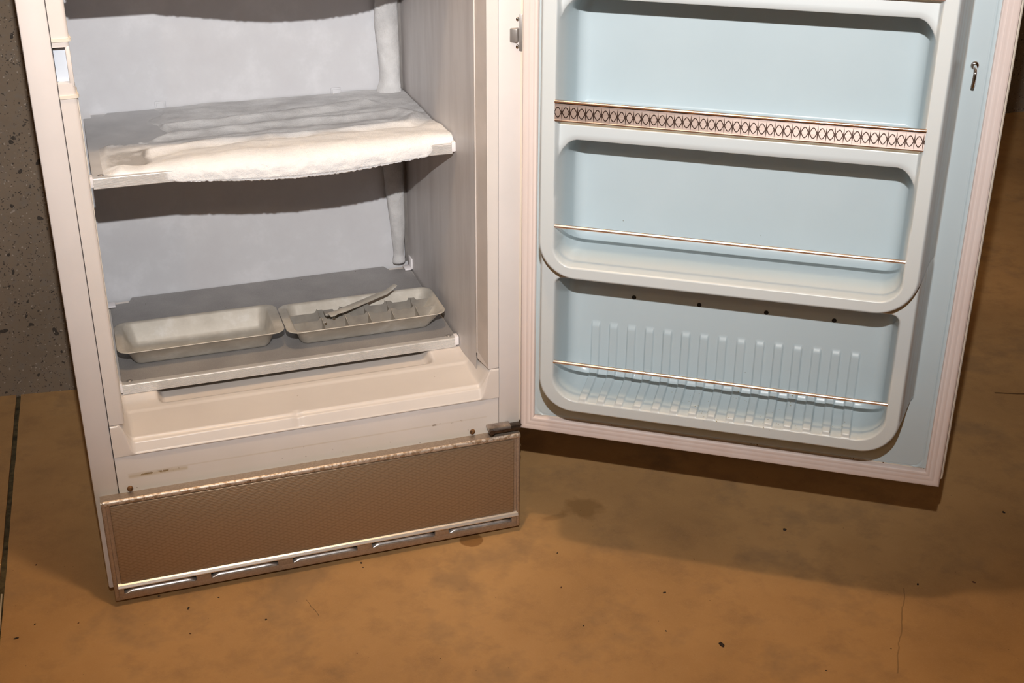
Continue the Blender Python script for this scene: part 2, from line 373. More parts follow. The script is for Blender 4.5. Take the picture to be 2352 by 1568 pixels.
def finish(me, name, mat, parent=None, smooth=False, world=None, angle=None, **props):
    bm = bmesh.new(); bm.from_mesh(me); bmesh.ops.recalc_face_normals(bm, faces=bm.faces) if len(bm.faces) < 60000 else None
    bm.to_mesh(me); bm.free()
    if isinstance(mat, (list, tuple)):
        for m in mat: me.materials.append(MATS[m])
    else: me.materials.append(MATS[mat])
    if smooth or angle:
        me.polygons.foreach_set('use_smooth', [True]*len(me.polygons))
        if angle: me.set_sharp_from_angle(angle=math.radians(angle))
    o = bpy.data.objects.new(name, me)
    if world is not None: o.matrix_world = world
    return link(o, parent, **props)

class G:
    """accumulates geometry for ONE mesh object"""
    def __init__(s): s.V = []; s.F = []; s.mi = []
    def add(s, V, F, mi=0):
        n = len(s.V); s.V += [tuple(v) for v in V]; s.F += [tuple(i+n for i in f) for f in F]; s.mi += [mi]*len(F); return s
    def box(s, x0, x1, y0, y1, z0, z1, bev=0.0, seg=2, mi=0, tf=None):
        bm = bmesh.new(); bmesh.ops.create_cube(bm, size=1)
        for v in bm.verts: v.co = Vector(((x0+x1)/2+v.co.x*(x1-x0), (y0+y1)/2+v.co.y*(y1-y0), (z0+z1)/2+v.co.z*(z1-z0)))
        if bev: bmesh.ops.bevel(bm, geom=list(bm.edges), offset=bev, segments=seg, affect='EDGES', profile=0.5)
        s.bm(bm, mi, tf); return s
    def bm(s, bm, mi=0, tf=None):
        bm.verts.index_update()
        V = [(tf @ v.co if tf else v.co) for v in bm.verts]; F = [[v.index for v in f.verts] for f in bm.faces]
        bm.free(); s.add(V, F, mi)
    def tube(s, path, r, n=10, caps=True, mi=0):
        P = [Vector(p) for p in path]; R = r if hasattr(r, '__len__') else [r]*len(P)
        V = []; F = []; prev = None
        for i, p in enumerate(P):
            t = (P[min(i+1, len(P)-1)]-P[max(i-1, 0)]).normalized()
            a = prev if prev is not None else (Vector((0, 0, 1)) if abs(t.z) < .9 else Vector((1, 0, 0)))
            a = (a-t*a.dot(t)).normalized(); prev = a; b = t.cross(a)
            for k in range(n):
                q = 2*math.pi*k/n; V.append(p+(a*math.cos(q)+b*math.sin(q))*R[i])
        for i in range(len(P)-1):
            for k in range(n): F.append((i*n+k, i*n+(k+1) % n, (i+1)*n+(k+1) % n, (i+1)*n+k))
        if caps: F.append(tuple(range(n-1, -1, -1))); F.append(tuple((len(P)-1)*n+k for k in range(n)))
        return s.add(V, F, mi)
    def extrude_x(s, prof, x0, x1, mi=0, caps=True):
        n = len(prof); V = [(x0, y, z) for y, z in prof]+[(x1, y, z) for y, z in prof]
        F = [(i, (i+1) % n, n+(i+1) % n, n+i) for i in range(n)]
        if caps: F += [tuple(range(n-1, -1, -1)), tuple(range(n, 2*n))]
        return s.add(V, F, mi)
    def obj(s, name, mat, parent=None, smooth=False, angle=None, world=None, **props):
        me = bpy.data.meshes.new(name); me.from_pydata([tuple(map(float, v)) for v in s.V], [], s.F); me.update()
        if isinstance(mat, (list, tuple)):
            o = None
        me.polygons.foreach_set('material_index', s.mi) if len(s.mi) == len(me.polygons) else None
        return finish(me, name, mat, parent, smooth, world, angle, **props)

# ------------------------------------------------------------------ door frame
OX, OY, TH = 0.781515, -0.013068, -0.597810
DW = Matrix.Translation((OX, OY, 0)) @ Matrix.Rotation(TH, 4, 'Z')     # local x = along the door, local y = -(inward normal)

# ================================================================== ROOM
def build_room():
    # floor: two poured slabs with a filled joint between them
    fl = mesh('floor', [(-3.2, -5, -0.06), (5.2, -5, -0.06), (5.2, 3.2, -0.06), (-3.2, 3.2, -0.06)], [(0, 1, 2, 3)], 'joint', kind='structure')
    def jx(y, off): return -0.1926+(y-0.0)*0.0385+off
    def slab(pts):
        g = G(); n = len(pts)
        top = [(x, y, 0) for x, y in pts]; bot = [(x, y, -0.05) for x, y in pts]
        bm = bmesh.new(); vs = [bm.verts.new(p) for p in top]; vb = [bm.verts.new(p) for p in bot]
        ft = bm.faces.new(vs)
        for i in range(n): bm.faces.new((vs[i], vs[(i+1) % n], vb[(i+1) % n], vb[i]))
        bmesh.ops.bevel(bm, geom=list(ft.edges), offset=0.0025, segments=2, affect='EDGES')
        g.bm(bm); return g
    ys = np.linspace(-5, 3.2, 120)
    wob = [0.0012*noise.noise(Vector((0, y*9, 0))) for y in ys]
    right = [(jx(y, 0.0045)+wv, y) for y, wv in zip(ys, wob)]
    slab([(5.2, -5), (5.2, 3.2)]+right[::-1]).obj('slab', 'floor', fl)
    left = [(jx(y, -0.0060)+0.0012*noise.noise(Vector((5, y*11, 0))), y) for y in ys]
    slab([(-3.2, 3.2), (-3.2, -5)]+left).obj('slab', 'floor', fl)
    bpy.context.view_layer.update()
    # joint filler, slightly below the slabs
    V = []; F = []
    for i, y in enumerate(np.linspace(-2.2, 1.0, 260)):
        for k, o in enumerate((-0.0075, -0.003, 0.001, 0.006)):
            V.append((jx(y, o), y, -0.006+0.004*noise.noise(Vector((k*3.1, y*60, 0)))))
    for i in range(259):
        for k in range(3): F.append((i*4+k, i*4+k+1, i*4+k+5, i*4+k+4))
    mesh('joint_filler', V, F, 'joint', fl, smooth=True)
    # concrete wall right behind the freezer (ends behind it; the room goes on beyond)
    a = -0.117
    g = G(); y0 = 0.869
    yl = y0+a*(-3.2); yr = y0+a*0.62
    V = [(-3.2, yl+0.0, -0.05), (0.62, yr, -0.05), (0.62, 3.1, -0.05), (-3.2, 3.1, -0.05)]
    V += [(x, y, 2.62) for x, y, z in V]
    g.add(V, [(0, 1, 5, 4), (1, 2, 6, 5), (2, 3, 7, 6), (3, 0, 4, 7)])
    g.obj('wall_back', 'concrete', kind='structure')
    g = G(); g.box(0.6, 5.2, 2.13, 2.4, -0.05, 2.62); g.obj('wall_far', 'concrete', kind='structure')
    g = G(); g.box(-3.4, -3.2, -5, 3.1, -0.05, 2.62); g.obj('wall_left', 'concrete', kind='structure')
    g = G(); g.box(5.2, 5.4, -5, 3.1, -0.05, 2.62); g.obj('wall_right', 'concrete', kind='structure')
    g = G(); g.box(-3.4, 5.4, -5.2, -5, -0.05, 2.62); g.obj('wall_front', 'concrete', kind='structure')
    g = G(); g.box(-3.4, 5.4, -5.2, 3.2, 2.6, 2.7); g.obj('ceiling', 'ceil', kind='structure')
build_room()

# ================================================================== FREEZER
FR = empty('freezer', (0.39, 0.33, 0.0), 'old white upright freezer standing open, with a light blue door liner and bronze kick grille', 'freezer')
XW, YB = 0.7154, 0.5645
XR, H = 0.786, 1.66

def build_cabinet():
    # outer steel shell: sides, back, top, bottom and front stiles / rails
    g = G()
    t = 0.0012
    g.box(0.0, 0.0417, 0.0, 0.012, 0.03, H, 0.0035)            # left stile
    g.box(0.7437, XR, 0.0, 0.012, 0.03, H, 0.0035)             # right stile
    g.box(0.0, 0.012, 0.004, 0.72, 0.03, H, 0.003)             # left side
    g.box(XR-0.012, XR, 0.004, 0.72, 0.03, H, 0.003)           # right side
    g.box(0.001, XR-0.001, 0.70, 0.72, 0.03, H)                # back
    g.box(0.001, XR-0.001, 0.0015, 0.72, H-0.05, H, 0.003)     # top
    g.box(0.001, XR-0.001, 0.02, 0.72, 0.03, 0.06)
    g.obj('cabinet_shell', 'enamel', FR, angle=40)
    g = G()
    g.box(0.0424, 0.7430, -0.0004, 0.02, 0.03, 0.2978, 0.0012)
    g.obj('bottom_rail', 'enamel', FR, angle=40)
    # interior liner
    g = G()
    xl = 0.0640
    g.add([(xl, YB, 0.29), (XW, YB, 0.29), (XW, YB, H-0.06), (xl, YB, H-0.06)], [(0, 1, 2, 3)])
    g.add([(xl, YB, H-0.06), (XW, YB, H-0.06), (XW, 0.03, H-0.06), (xl, 0.03, H-0.06)], [(0, 1, 2, 3)])
    g.obj('back_liner', 'liner', FR)
    g = G()
    g.add([(XW, YB-0.004, 0.29), (XW, 0.05, 0.29), (XW, 0.05, H-0.06), (XW, YB-0.004, H-0.06)], [(0, 1, 2, 3)])
    g.obj('side_liner', 'side', FR)
    g = G()
    g.add([(xl-0.002, YB, 0.29), (xl-0.002, 0.04, 0.29), (xl-0.002, 0.04, H-0.06), (xl-0.002, YB, H-0.06)], [(0, 1, 2, 3)])
    g.obj('side_liner', 'side', FR)
    g = G(); g.box(XW-0.007, XW+0.004, YB-0.006, YB-0.001, 0.36, H-0.06); g.obj('corner_seam', 'steel', FR)
    # raised clips on the back wall above the frosted shelf
    for cx, cz in ((0.222, 0.7565), (0.575, 0.7545)):
        g = G(); g.box(cx-0.0105, cx+0.0105, YB-0.004, YB, cz-0.010, cz+0.006, 0.0018); g.box(cx-0.0075, cx+0.0075, YB-0.0055, YB-0.003, cz-0.012, cz+0.003, 0.001)
        g.obj('liner_clip', 'liner', FR, angle=40)
build_cabinet()

def strip_profile(x0, x1, y_in, sgn):
    """front face x0..x1 at y=-0.001 rounding into the inside at x1"""
    r = 0.007; pts = [(x0, 0.010), (x0, -0.0012)]
    for k in range(7):
        q = math.pi/2*k/6
        pts.append((x1-sgn*r+sgn*r*math.sin(q), -0.0012+r-r*math.cos(q)))
    pts += [(x1+sgn*(-0.0010), y_in*0.5), (x1-sgn*0.003, y_in), (x1-sgn*0.006, y_in)]
    return pts

def extr_z(g, prof, z0, z1):
    n = len(prof); V = [(x, y, z0) for x, y in prof]+[(x, y, z1) for x, y in prof]
    F = [(i, (i+1) % n, n+(i+1) % n, n+i) for i in range(n)]+[tuple(range(n-1, -1, -1)), tuple(range(n, 2*n))]
    g.add(V, F); return g

def build_strips():
    zb = 0.3620
    def lp(x1=0.0680): return strip_profile(0.0424, x1, 0.06, 1)
    extr_z(G(), lp(), zb, 0.9360).obj('breaker_strip', 'strip', FR, angle=35)
    extr_z(G(), lp(), 1.0225, H-0.05).obj('breaker_strip', 'strip', FR, angle=35)
    # latch pocket between the two left strips, with collars and a pale window
    g = G()
    pr = strip_profile(0.0424, 0.0672, 0.06, 1)
    g2 = G(); extr_z(g2, pr, 0.9375, 0.9555); extr_z(g2, pr, 1.0110, 1.0210)
    g2.box(0.0600, 0.0668, -0.0006, 0.05, 0.950, 1.012, 0.0015)
    g2.box(0.0424, 0.0600, 0.020, 0.024, 0.950, 1.012)
    lpk = g2.obj('latch_pocket', 'strip', FR, angle=35)
    g = G(); g.box(0.0424, 0.0600, 0.0165, 0.0195, 0.9555, 1.011); g.obj('window', 'window', lpk)
    g = G(); g.box(0.0428, 0.0598, 0.004, 0.017, 1.0085, 1.0112); g.obj('window_shade', 'dark', lpk)
    for zc in (1.0215, 0.9350):
        g = G(); P = strip_profile(0.0424-0.0002, 0.0708, 0.03, 1)
        P = [(x, y-0.0022) for x, y in P]
        extr_z(g, P, zc-0.0022, zc+0.0026); g.obj('collar', 'yellow_edge', lpk, angle=35)
    # yellowed inner lip of the left strip
    g = G(); g.box(0.0655, 0.0690, 0.012, 0.062, 0.372, 0.934, 0.0010); g.obj('strip_lip', 'yellow_edge', FR, angle=40)
    # right strip: front face, step line and a tapered inner face
    P = [(0.7430, 0.010), (0.7430, -0.0012), (0.7418, -0.0020), (0.7240, -0.0020), (0.7225, -0.0012), (0.7225, 0.002), (0.7168, 0.045), (0.7168, 0.052), (0.7300, 0.052)]
    extr_z(G(), P, zb, H-0.05).obj('breaker_strip', ['strip'], FR, angle=20)
    g = G(); g.add([(0.7223, 0.0012, zb+.004), (0.7223, 0.0012, H-.05), (0.7165, 0.0455, H-.05), (0.7165, 0.0455, zb+.018)], [(0, 1, 2, 3)])
    g.add([(0.7224, 0.0012, zb+.004), (0.7224, 0.0012, H-.05), (0.7166, 0.0455, H-.05), (0.7166, 0.0455, zb+.018)], [(3, 2, 1, 0)])
    g.obj('strip_face', 'strip_side', FR)
    g = G(); g.box(0.7146, 0.7166, 0.044, 0.050, zb+0.012, H-0.05, 0.0008); g.obj('strip_lip', 'strip', FR, angle=40)
build_strips()

def build_sill():
    """moulded lower breaker: bevelled front, side legs and a recessed tray behind"""
    xs = np.unique(np.concatenate([np.linspace(0.0424, 0.075, 26), np.linspace(0.075, 0.71, 180), np.linspace(0.708, 0.7430, 28)]))
    # profile parameter: rows of (y, zbase)
    rows = [(-0.0020, 0.2985), (-0.0032, 0.2995), (-0.0030, 0.302)]
    for k in range(10):
        q = k/9; rows.append((-0.0028+0.0078*q, 0.302+0.0175*q))
    for k in range(1, 7):
        q = math.pi/2*k/6*0.9; rows.append((0.005+0.008*math.sin(q), 0.3195+0.0042*(1-math.cos(q))+0.0012*math.sin(q)))
    ylast, zlast = rows[-1]
    for y in np.concatenate([np.linspace(0.017, 0.105, 26), np.linspace(0.107, 0.145, 24), np.linspace(0.15, 0.56, 30)]):
        rows.append((y, zlast+(y-ylast)*0.035))
    V = []; nx = len(xs); dent = 0.455
    def sst(a, b, v):
        t_ = min(1, max(0, (v-a)/(b-a))); return t_*t_*(3-2*t_)
    for j, (y, z) in enumerate(rows):
        for x in xs:
            yy, zz = y, z
            # shallow crease and recessed tray under the shelf
            if y > 0.09:
                zz += 0.0018*sst(0.098, 0.104, y)
                m = sst(0.112, 0.150, y)*sst(0.131, 0.143, x)*(1-sst(0.640, 0.656, x))
                zz -= 0.020*m
            # side legs rising to the strips
            el = 1-sst(0.0, 1.0, (x-0.0560)/0.0230); er = sst(0.0, 1.0, (x-0.7060)/0.0240)
            e = max(el, er)
            leg = max(0.0, 1-max(0, y-0.004)/0.10)
            if e > 0:
                target = 0.3600
                up_ = sst(0.0, 0.35, (j)/14.0)
                zz = zz+(target-zz)*e*up_*(1-sst(0.06, 0.15, y))
                yy = yy+(-0.0020-yy)*min(1, e*1.0)*(1 if j < 19 else 0) if j < 19 else yy
            # dent in the front lip
            if 3 < j < 20: 
                dd = math.exp(-((x-(0.345 if False else 0.365))/0.006)**2); zz -= 0.0022*dd; yy += 0.0012*dd
            V.append((x, yy, zz))
    F = [(j*nx+i, j*nx+i+1, (j+1)*nx+i+1, (j+1)*nx+i) for j in range(len(rows)-1) for i in range(nx-1)]
    mesh('sill', V, F, 'sill', FR, smooth=True)
build_sill()

def build_grille():
    y0 = -0.018
    xa, xb, za, zb = 0.0087, 0.7800, 0.012, 0.2245
    zs0, zs1 = 0.0255, 0.0365
    slots = [(0.026, 0.154), (0.181, 0.304), (0.332, 0.455), (0.484, 0.608), (0.636, 0.764)]
    root = G()
    # bottom band, divisions between slots, band above slots, side and top frame
    root.box(xa, xb, y0, 0.0, za, zs0, 0.002)
    ex = [xa]+[v for s in slots for v in s]+[xb]
    for k in range(0, len(ex), 2): root.box(ex[k], ex[k+1], y0, y0+0.012, zs0-0.003, zs1+0.003, 0.0015)
    root.box(xa+0.0005, xb-0.0005, y0, -0.004, zs1, zb-0.006, 0.0)      # plate the panel sits on
    root.box(xa, xa+0.008, y0-0.0030, 0.002, za+0.004, zb, 0.0028, 3)
    root.box(xb-0.007, xb, y0-0.0030, 0.002, za+0.004, zb, 0.0028, 3)
    kp = root.obj('kick_grille', 'grille', FR, angle=40)
    g = G(); g.box(xa+0.014, xb-0.012, y0-0.0022, y0-0.0002, 0.0495, 0.2135, 0.0018, 2); g.obj('textured_panel', 'panel', kp, angle=50)
    # rounded top flange, worn
    prof = [(-0.004, zb-0.0115), (y0, zb-0.0115), (y0-0.0035, zb-0.0085)]
    for k in range(7):
        q = math.pi/2*k/6; prof.append((y0-0.0035+0.0045-0.0045*math.cos(q), zb-0.0050+0.0050*math.sin(q)))
    prof += [(0.0, zb+0.0008), (0.0, zb-0.004)]
    g = G(); g.extrude_x(prof, xa, xb); g.obj('top_flange', 'grille', kp, angle=35)
    prof = []
    for k in range(9):
        q = math.radians(20+110*k/8); prof.append((y0+0.0008-0.0050*math.sin(q), zb-0.0052+0.0058*math.cos(q)))
    prof += [(y0+0.003, zb-0.005)]
    g = G(); g.extrude_x(prof, xa+0.004, xb-0.004); g.obj('worn_edge', 'worn', kp, angle=50)
    # polished bead above the slots
    prof = [(y0+0.002, 0.0385), (y0-0.0035, 0.0388), (y0-0.0065, 0.0405), (y0-0.0068, 0.0425), (y0-0.0045, 0.0465), (y0-0.001, 0.0488), (y0+0.002, 0.0488)]
    g = G(); g.extrude_x(prof, 0.0165, 0.7755); g.obj('bead', 'bead', kp, angle=25)
    # one scooped louvre per slot, dark gap behind
    for (a, b) in slots:
        V = []; F = []; n = 24; m = 8
        for i in range(n+1):
            u = i/n; x = a-0.001+(b-a+0.002)*u
            endf = min(1.0, min(u, 1-u)*9); endf = math.sin(endf*math.pi/2)
            for k in range(m+1):
                q = math.pi/2*k/m
                yy = y0+0.0005+0.0125*(1-math.cos(q))
                zz = zs0-0.0012+(0.0088*math.sin(q))*endf
                V.append((x, yy, zz))
        for i in range(n):
            for k in range(m): F.append((i*(m+1)+k, (i+1)*(m+1)+k, (i+1)*(m+1)+k+1, i*(m+1)+k+1))
        mesh('louvre', V, F, 'louver', kp, smooth=True)
    g = G(); g.box(xa+0.01, xb-0.01, y0+0.0135, y0+0.016, 0.016, 0.045); g.obj('slot_backing', 'dark', kp)
    # rusty screws above the flange
    for sx, sz in ((0.0615, 0.2325), (0.6905, 0.2335)):
        bm = bmesh.new(); bmesh.ops.create_uvsphere(bm, u_segments=14, v_segments=8, radius=0.0055)
        g = G(); g.bm(bm, tf=Matrix.Translation((sx, -0.002, sz)) @ Matrix.Diagonal((1, 0.6, 1, 1)))
        g.obj('screw', 'rustscrew', FR, smooth=True)
build_grille()

def build_hinge():
    g = G()
    g.box(0.7205, 0.7820, -0.019, -0.001, 0.2300, 0.2400, 0.003)
    g.box(0.7500, 0.7840, -0.018, -0.004, 0.2390, 0.2420, 0.0015)
    hg = g.obj('hinge', 'darkmetal', FR, angle=40)
    g = G()
    pr = []
    for k in range(9):
        q = math.pi*k/8; pr.append((-0.0125-0.0115*math.cos(q), 0.2400+0.0085*math.sin(q)))
    g.extrude_x(pr, 0.7175, 0.7600); g.obj('hinge_cover', 'hingebright', hg, angle=40)
    g = G(); g.tube([(0.7205, -0.024, 0.241), (0.7205, -0.031, 0.241)], 0.0052, 14); g.obj('pivot', 'darkmetal', hg, angle=40)
build_hinge()

# ------------------------------------------------------------------ shelves
def shelf(ztop, front_trim_h=0.0195, mat='shelf'):
    x0, x1, yf, yb = 0.0731, 0.7113, 0.1647, 0.5370
    zt = ztop
    # plate with notched rear corners
    out = [(x0, yf+0.004), (x1, yf+0.004), (x1, yb), (x1-0.045, yb), (x1-0.052, YB-0.0015), (x0+0.045, YB-0.0015), (x0+0.038, yb), (x0, yb)]
    bm = bmesh.new(); vs = [bm.verts.new((x, y, zt)) for x, y in out]; vb = [bm.verts.new((x, y, zt-0.008)) for x, y in out]
    ft = bm.faces.new(vs); bm.faces.new(vb[::-1])
    for i in range(len(out)): bm.faces.new((vs[i], vs[(i+1) % len(out)], vb[(i+1) % len(out)], vb[i]))
    bmesh.ops.bevel(bm, geom=list(ft.edges), offset=0.001, segments=2, affect='EDGES')
    g = G(); g.bm(bm); s = g.obj('shelf', mat, FR, angle=40)
    # ribbed front trim
    prof = [(yf+0.012, zt+0.0006), (yf+0.001, zt+0.0010), (yf-0.0004, zt+0.0004)]
    n = 9; hz = front_trim_h-0.0015
    for k in range(n):
        za = zt-0.0008-hz*k/n; zb_ = zt-0.0008-hz*(k+1)/n
        prof += [(yf, za), (yf-0.0011, za*0.75+zb_*0.25), (yf-0.0011, za*0.35+zb_*0.65), (yf+0.0001, zb_+0.00002)]
    prof += [(yf+0.001, zt-front_trim_h), (yf+0.008, zt-front_trim_h), (yf+0.008, zt-0.004), (yf+0.012, zt-0.004)]
    g = G(); g.extrude_x(prof, x0, x1-0.003); g.obj('front_trim', 'trim', s, angle=15)
    for xa, xb in ((x1-0.0045, x1+0.0032), (x0-0.0062, x0+0.0006)):
        g = G(); g.box(xa, xb, yf-0.0016, yf+0.014, zt-0.015, zt+0.0035, 0.001); g.obj('end_clip', 'clip', s, angle=40)
    for rx in (x0+0.0145, x1-0.0135):
        g = G()
        bm = bmesh.new(); bmesh.ops.create_uvsphere(bm, u_segments=16, v_segments=8, radius=0.0042)
        g.bm(bm, tf=Matrix.Translation((rx, yf+0.0145, zt+0.0003)) @ Matrix.Diagonal((1, 1, 0.45, 1)))
        g.tube([(rx, yf+0.0145, zt-0.001), (rx, yf+0.0145, zt+0.0007)], 0.0056, 18)
        g.obj('rivet', 'steel', s, angle=40)
    return s
lower = shelf(0.3512)
upper = shelf(0.7475, 0.0195, 'rimeshelf')
top = shelf(1.0950, 0.0195, 'rimeshelf')

def corner_clips():
    # white L clips that carry the lower shelf at the back corners
    g = G()
    g.box(0.698, 0.7150, 0.520, 0.545, 0.3525, 0.3560, 0.0008); g.box(0.7115, 0.7152, 0.520, 0.545, 0.3525, 0.3780, 0.0008)
    g.obj('shelf_clip', 'clip', FR, angle=40)
    g = G()
    g.box(0.066, 0.084, 0.518, 0.543, 0.3525, 0.3560, 0.0008); g.box(0.0640, 0.0675, 0.518, 0.543, 0.3525, 0.3760, 0.0008)
    g.obj('shelf_clip', 'clip', FR, angle=40)
corner_clips()

# ------------------------------------------------------------------ door
def build_door():
    zt = 1.60
    # steel pan: outer skin with an inward-facing flange around the edge
    g = G()
    bm = bmesh.new(); bmesh.ops.create_cube(bm, size=1)
    for v in bm.verts: v.co = Vector((0.3735+v.co.x*0.799, 0.0385+v.co.y*0.053, (0.2400+1.64)/2+v.co.z*(1.64-0.2400)))
    ed = [e for e in bm.edges]
    bmesh.ops.bevel(bm, geom=ed, offset=0.005, segments=4, affect='EDGES', profile=0.5)
    g.bm(bm)
    dr = g.obj('door', 'pan', FR, angle=50, world=DW)
    # gasket: ribbed vinyl profile swept round the door edge
    prof = [(0.0, 0.0125), (0.0, 0.003), (0.0015, 0.0006), (0.004, 0.0), (0.0085, 0.0003), (0.0100, 0.0010), (0.0112, 0.0010), (0.0125, 0.0006), (0.0165, 0.0008),
            (0.0182, 0.0019), (0.0192, 0.0020), (0.0208, 0.0014), (0.0245, 0.0020), (0.0262, 0.0045), (0.0275, 0.0125)]
    V = []; n = len(prof)
    for (d, y) in prof:
        V += [(d, y, 0.2313+d), (0.7681-d, y, 0.2313+d), (0.7681-d, y, zt-d), (d, y, zt-d)]
    F = []
    for k in range(n-1):
        for c in range(4): F.append((k*4+c, k*4+(c+1) % 4, (k+1)*4+(c+1) % 4, (k+1)*4+c))
    mesh('gasket', V, F, 'gasket', dr, angle=50, world=DW)

    # liner: one vacuum-formed sheet (height field over the door plane)
    def rng_(a, b, st): return np.arange(a, b, st)
    S = np.unique(np.round(np.concatenate([rng_(0.0255, 0.052, 0.0018), rng_(0.050, 0.112, 0.0010), rng_(0.112, 0.632, 0.00135), rng_(0.63, 0.745, 0.0010)]), 5))
    Z = np.unique(np.round(np.concatenate([rng_(0.2620, 0.285, 0.0012), rng_(0.285, 0.325, 0.002), rng_(0.325, 0.400, 0.0009), rng_(0.400, 0.462, 0.003), rng_(0.462, 0.480, 0.0010),
        rng_(0.480, 0.580, 0.004), rng_(0.580, 0.690, 0.0010), rng_(0.690, 0.820, 0.004), rng_(0.820, 0.900, 0.0010), rng_(0.900, 1.040, 0.004), rng_(1.040, 1.115, 0.0012), rng_(1.115, 1.575, 0.006)]), 5))
    s, z = np.meshgrid(S, Z)
    ss = lambda a, b, v: (lambda t: t*t*(3-2*t))(np.clip((v-a)/(b-a), 0, 1))
    def sdf(s, z, s0, s1, z0, z1, r):
        cx, cz = (s0+s1)/2, (z0+z1)/2
        r = np.minimum(r, 0.5*(s1-s0))
        qx = np.abs(s-cx)-((s1-s0)/2-r); qz = np.abs(z-cz)-((z1-z0)/2-r)
        return np.sqrt(np.maximum(qx, 0)**2+np.maximum(qz, 0)**2)+np.minimum(np.maximum(qx, qz), 0)-r
    def wall(d, lo, hi, w, rt=0.004):
        """hi for d<=0 falling to lo at d=w, rounded lip"""
        t_ = np.clip((d+rt)/(w+rt), 0, 1)
        lip = hi-0.0035*np.clip((d+rt)/rt, 0, 1)**2
        f = hi-0.0035-(hi-0.0035-lo)*ss(0, 1, np.clip(d/w, 0, 1))**0.8
        return np.where(d <= -rt, hi, np.where(d <= 0, lip, np.maximum(f, lo)))
    def carve(h, d, nb, wv=0.0045, rf=0.022, rt=0.0035):
        """recess where d<0: lip, steep wall, concave fillet, flat back"""
        t_ = -d
        hi = h
        lipd = np.clip((rt-t_)/rt, 0, 1)
        wallf = np.clip((t_-rt)/wv, 0, 1)
        fil = np.clip((t_-rt-wv)/rf, 0, 1)
        zf = nb+rf*(1-np.sqrt(np.clip(1-(1-fil)**2, 0, 1)))
        lip = hi-0.004*(1-lipd)**2*1.0
        wl = (hi-0.004)+(nb+rf-(hi-0.004))*wallf
        out = np.where(t_ <= 0, hi, np.where(t_ < rt, lip, np.where(t_ < rt+wv, wl, zf)))
        return np.where(h < out, h, out)
    def side_cos(s, z, s0, s1, z0, r):
        dx = np.maximum(np.maximum(s0+r-s, s-(s1-r)), 1e-6); dz = np.maximum(z0+r-z, 0)
        return dx/np.sqrt(dx*dx+dz*dz)
    nF, nU, nL, nB = -0.0085, 0.1250, 0.0950, -0.006
    h = np.full_like(s, nF)
    # stepped border inside the gasket
    dg = sdf(s, z, 0.0290, 0.7352, 0.2622, 1.58, 0.020)
    h = h-0.0016*ss(0.001, -0.001, dg)-0.0012*np.exp(-(dg/0.0013)**2)
    # soft swelling of the flange beside the frame
    # lower frame
    dL = sdf(s, z, 0.0605, 0.6805, 0.3355, 0.700, 0.062)
    wL = 0.0045+0.0190*ss(0.80, 1.0, side_cos(s, z, 0.0605, 0.6805, 0.3355, 0.062))*ss(0.372, 0.400, z)
    h = np.maximum(h, np.where(dL < wL, wall(dL, nF-0.0016, nL, wL), h))
    ribs = np.zeros_like(s)
    for k in range(15):
        c = 0.1401+0.03262*k
        ribs = np.maximum(ribs, ss(0.0082, 0.0064, np.abs(s-c)))
    flare = ss(0.4755, 0.4620, z); ribs = ribs*flare
    rh = 0.0042
    zr = z
    dLi = sdf(s, zr, 0.0830, 0.6600, 0.3560, 0.597, 0.048)
    # top corners of the lower pocket are tighter
    dLi2 = sdf(s, zr, 0.0830, 0.6600, 0.36, 0.597, 0.018)
    dLi = np.where(z > 0.48, dLi2, dLi)
    tl = np.maximum(-dLi, 0)
    lowm = ss(0.400, 0.385, z)
    tl2 = tl-0.0066*ribs*lowm*ss(0.0005, 0.0115, tl)
    dR = np.where(dLi < 0, -tl2, dLi)
    hl = carve(h, dR, nB)
    h = np.where(dLi < 0, np.minimum(h, hl+rh*ribs*ss(0.0, 0.004, -dLi)*ss(0.045, 0.015, hl)), h)
    # upper frame
    dU = sdf(s, z, 0.0640, 0.6765, 0.6060, 2.4, 0.064)
    wU = 0.0045+0.0215*ss(0.84, 1.0, side_cos(s, z, 0.0640, 0.6765, 0.6060, 0.064))
    kink = wall(dU, nF-0.0016, nU, wU)
    h = np.where(dU < wU, np.maximum(h, kink), h)
    # inside of the upper frame: ledges are a little lower than the side rails
    plate = 0.1085+0.0*z
    for zc in (0.8440, 1.0700, 1.3000): plate = np.where((z > zc-0.06) & (z < zc+0.035), 0.1085+0.12*np.clip(zc+0.020-z, -0.012, 0.03), plate)
    din = sdf(s, z, 0.0875, 0.6540, 0.74, 2.4, 0.010)
    h = np.where((din < 0) & (z > 0.74), np.minimum(h, np.maximum(plate, nU-(nU-plate)*ss(0, 0.006, -din))), h)
    # ledge tops drop away behind the rails
    for (zl, zh) in ((0.6255, 0.8545), (0.8670, 1.0805), (1.0960, 1.31), (1.332, 1.54)):
        first = zl < 0.7
        if first:
            d1 = sdf(s, z, 0.0875, 0.6540, zl, 0.90, 0.036)
            d2 = sdf(s, z, 0.0875, 0.6540, 0.55, zh, 0.036)
            d = np.where(z > 0.735, d2, d1)
            rtz = 0.0035+0.0075*ss(zh-0.05, zh-0.02, z)
        else:
            d = sdf(s, z, 0.0875, 0.6540, zl-.1, zh, 0.036)
            db = sdf(s, z, 0.0875, 0.6540, zl, zh+.1, 0.008)
            d = np.where(z < (zl+zh)/2, db, d)
            rtz = 0.0035+0.0075*ss(zh-0.05, zh-0.02, z)
        hc = carve(h, d, nB, rt=rtz)
        if not first:       # the shelf top of each upper pocket meets the back in a tight curve
            hc = np.where(z < (zl+zh)/2, np.maximum(carve(h, sdf(s, z, -1, 2, zl, 3, 0.001), nB, rf=0.006), carve(h, sdf(s, z, 0.0875, 0.6540, -1, 3, 0.001), nB)), hc)
        h = np.where(d < 0, hc, h)
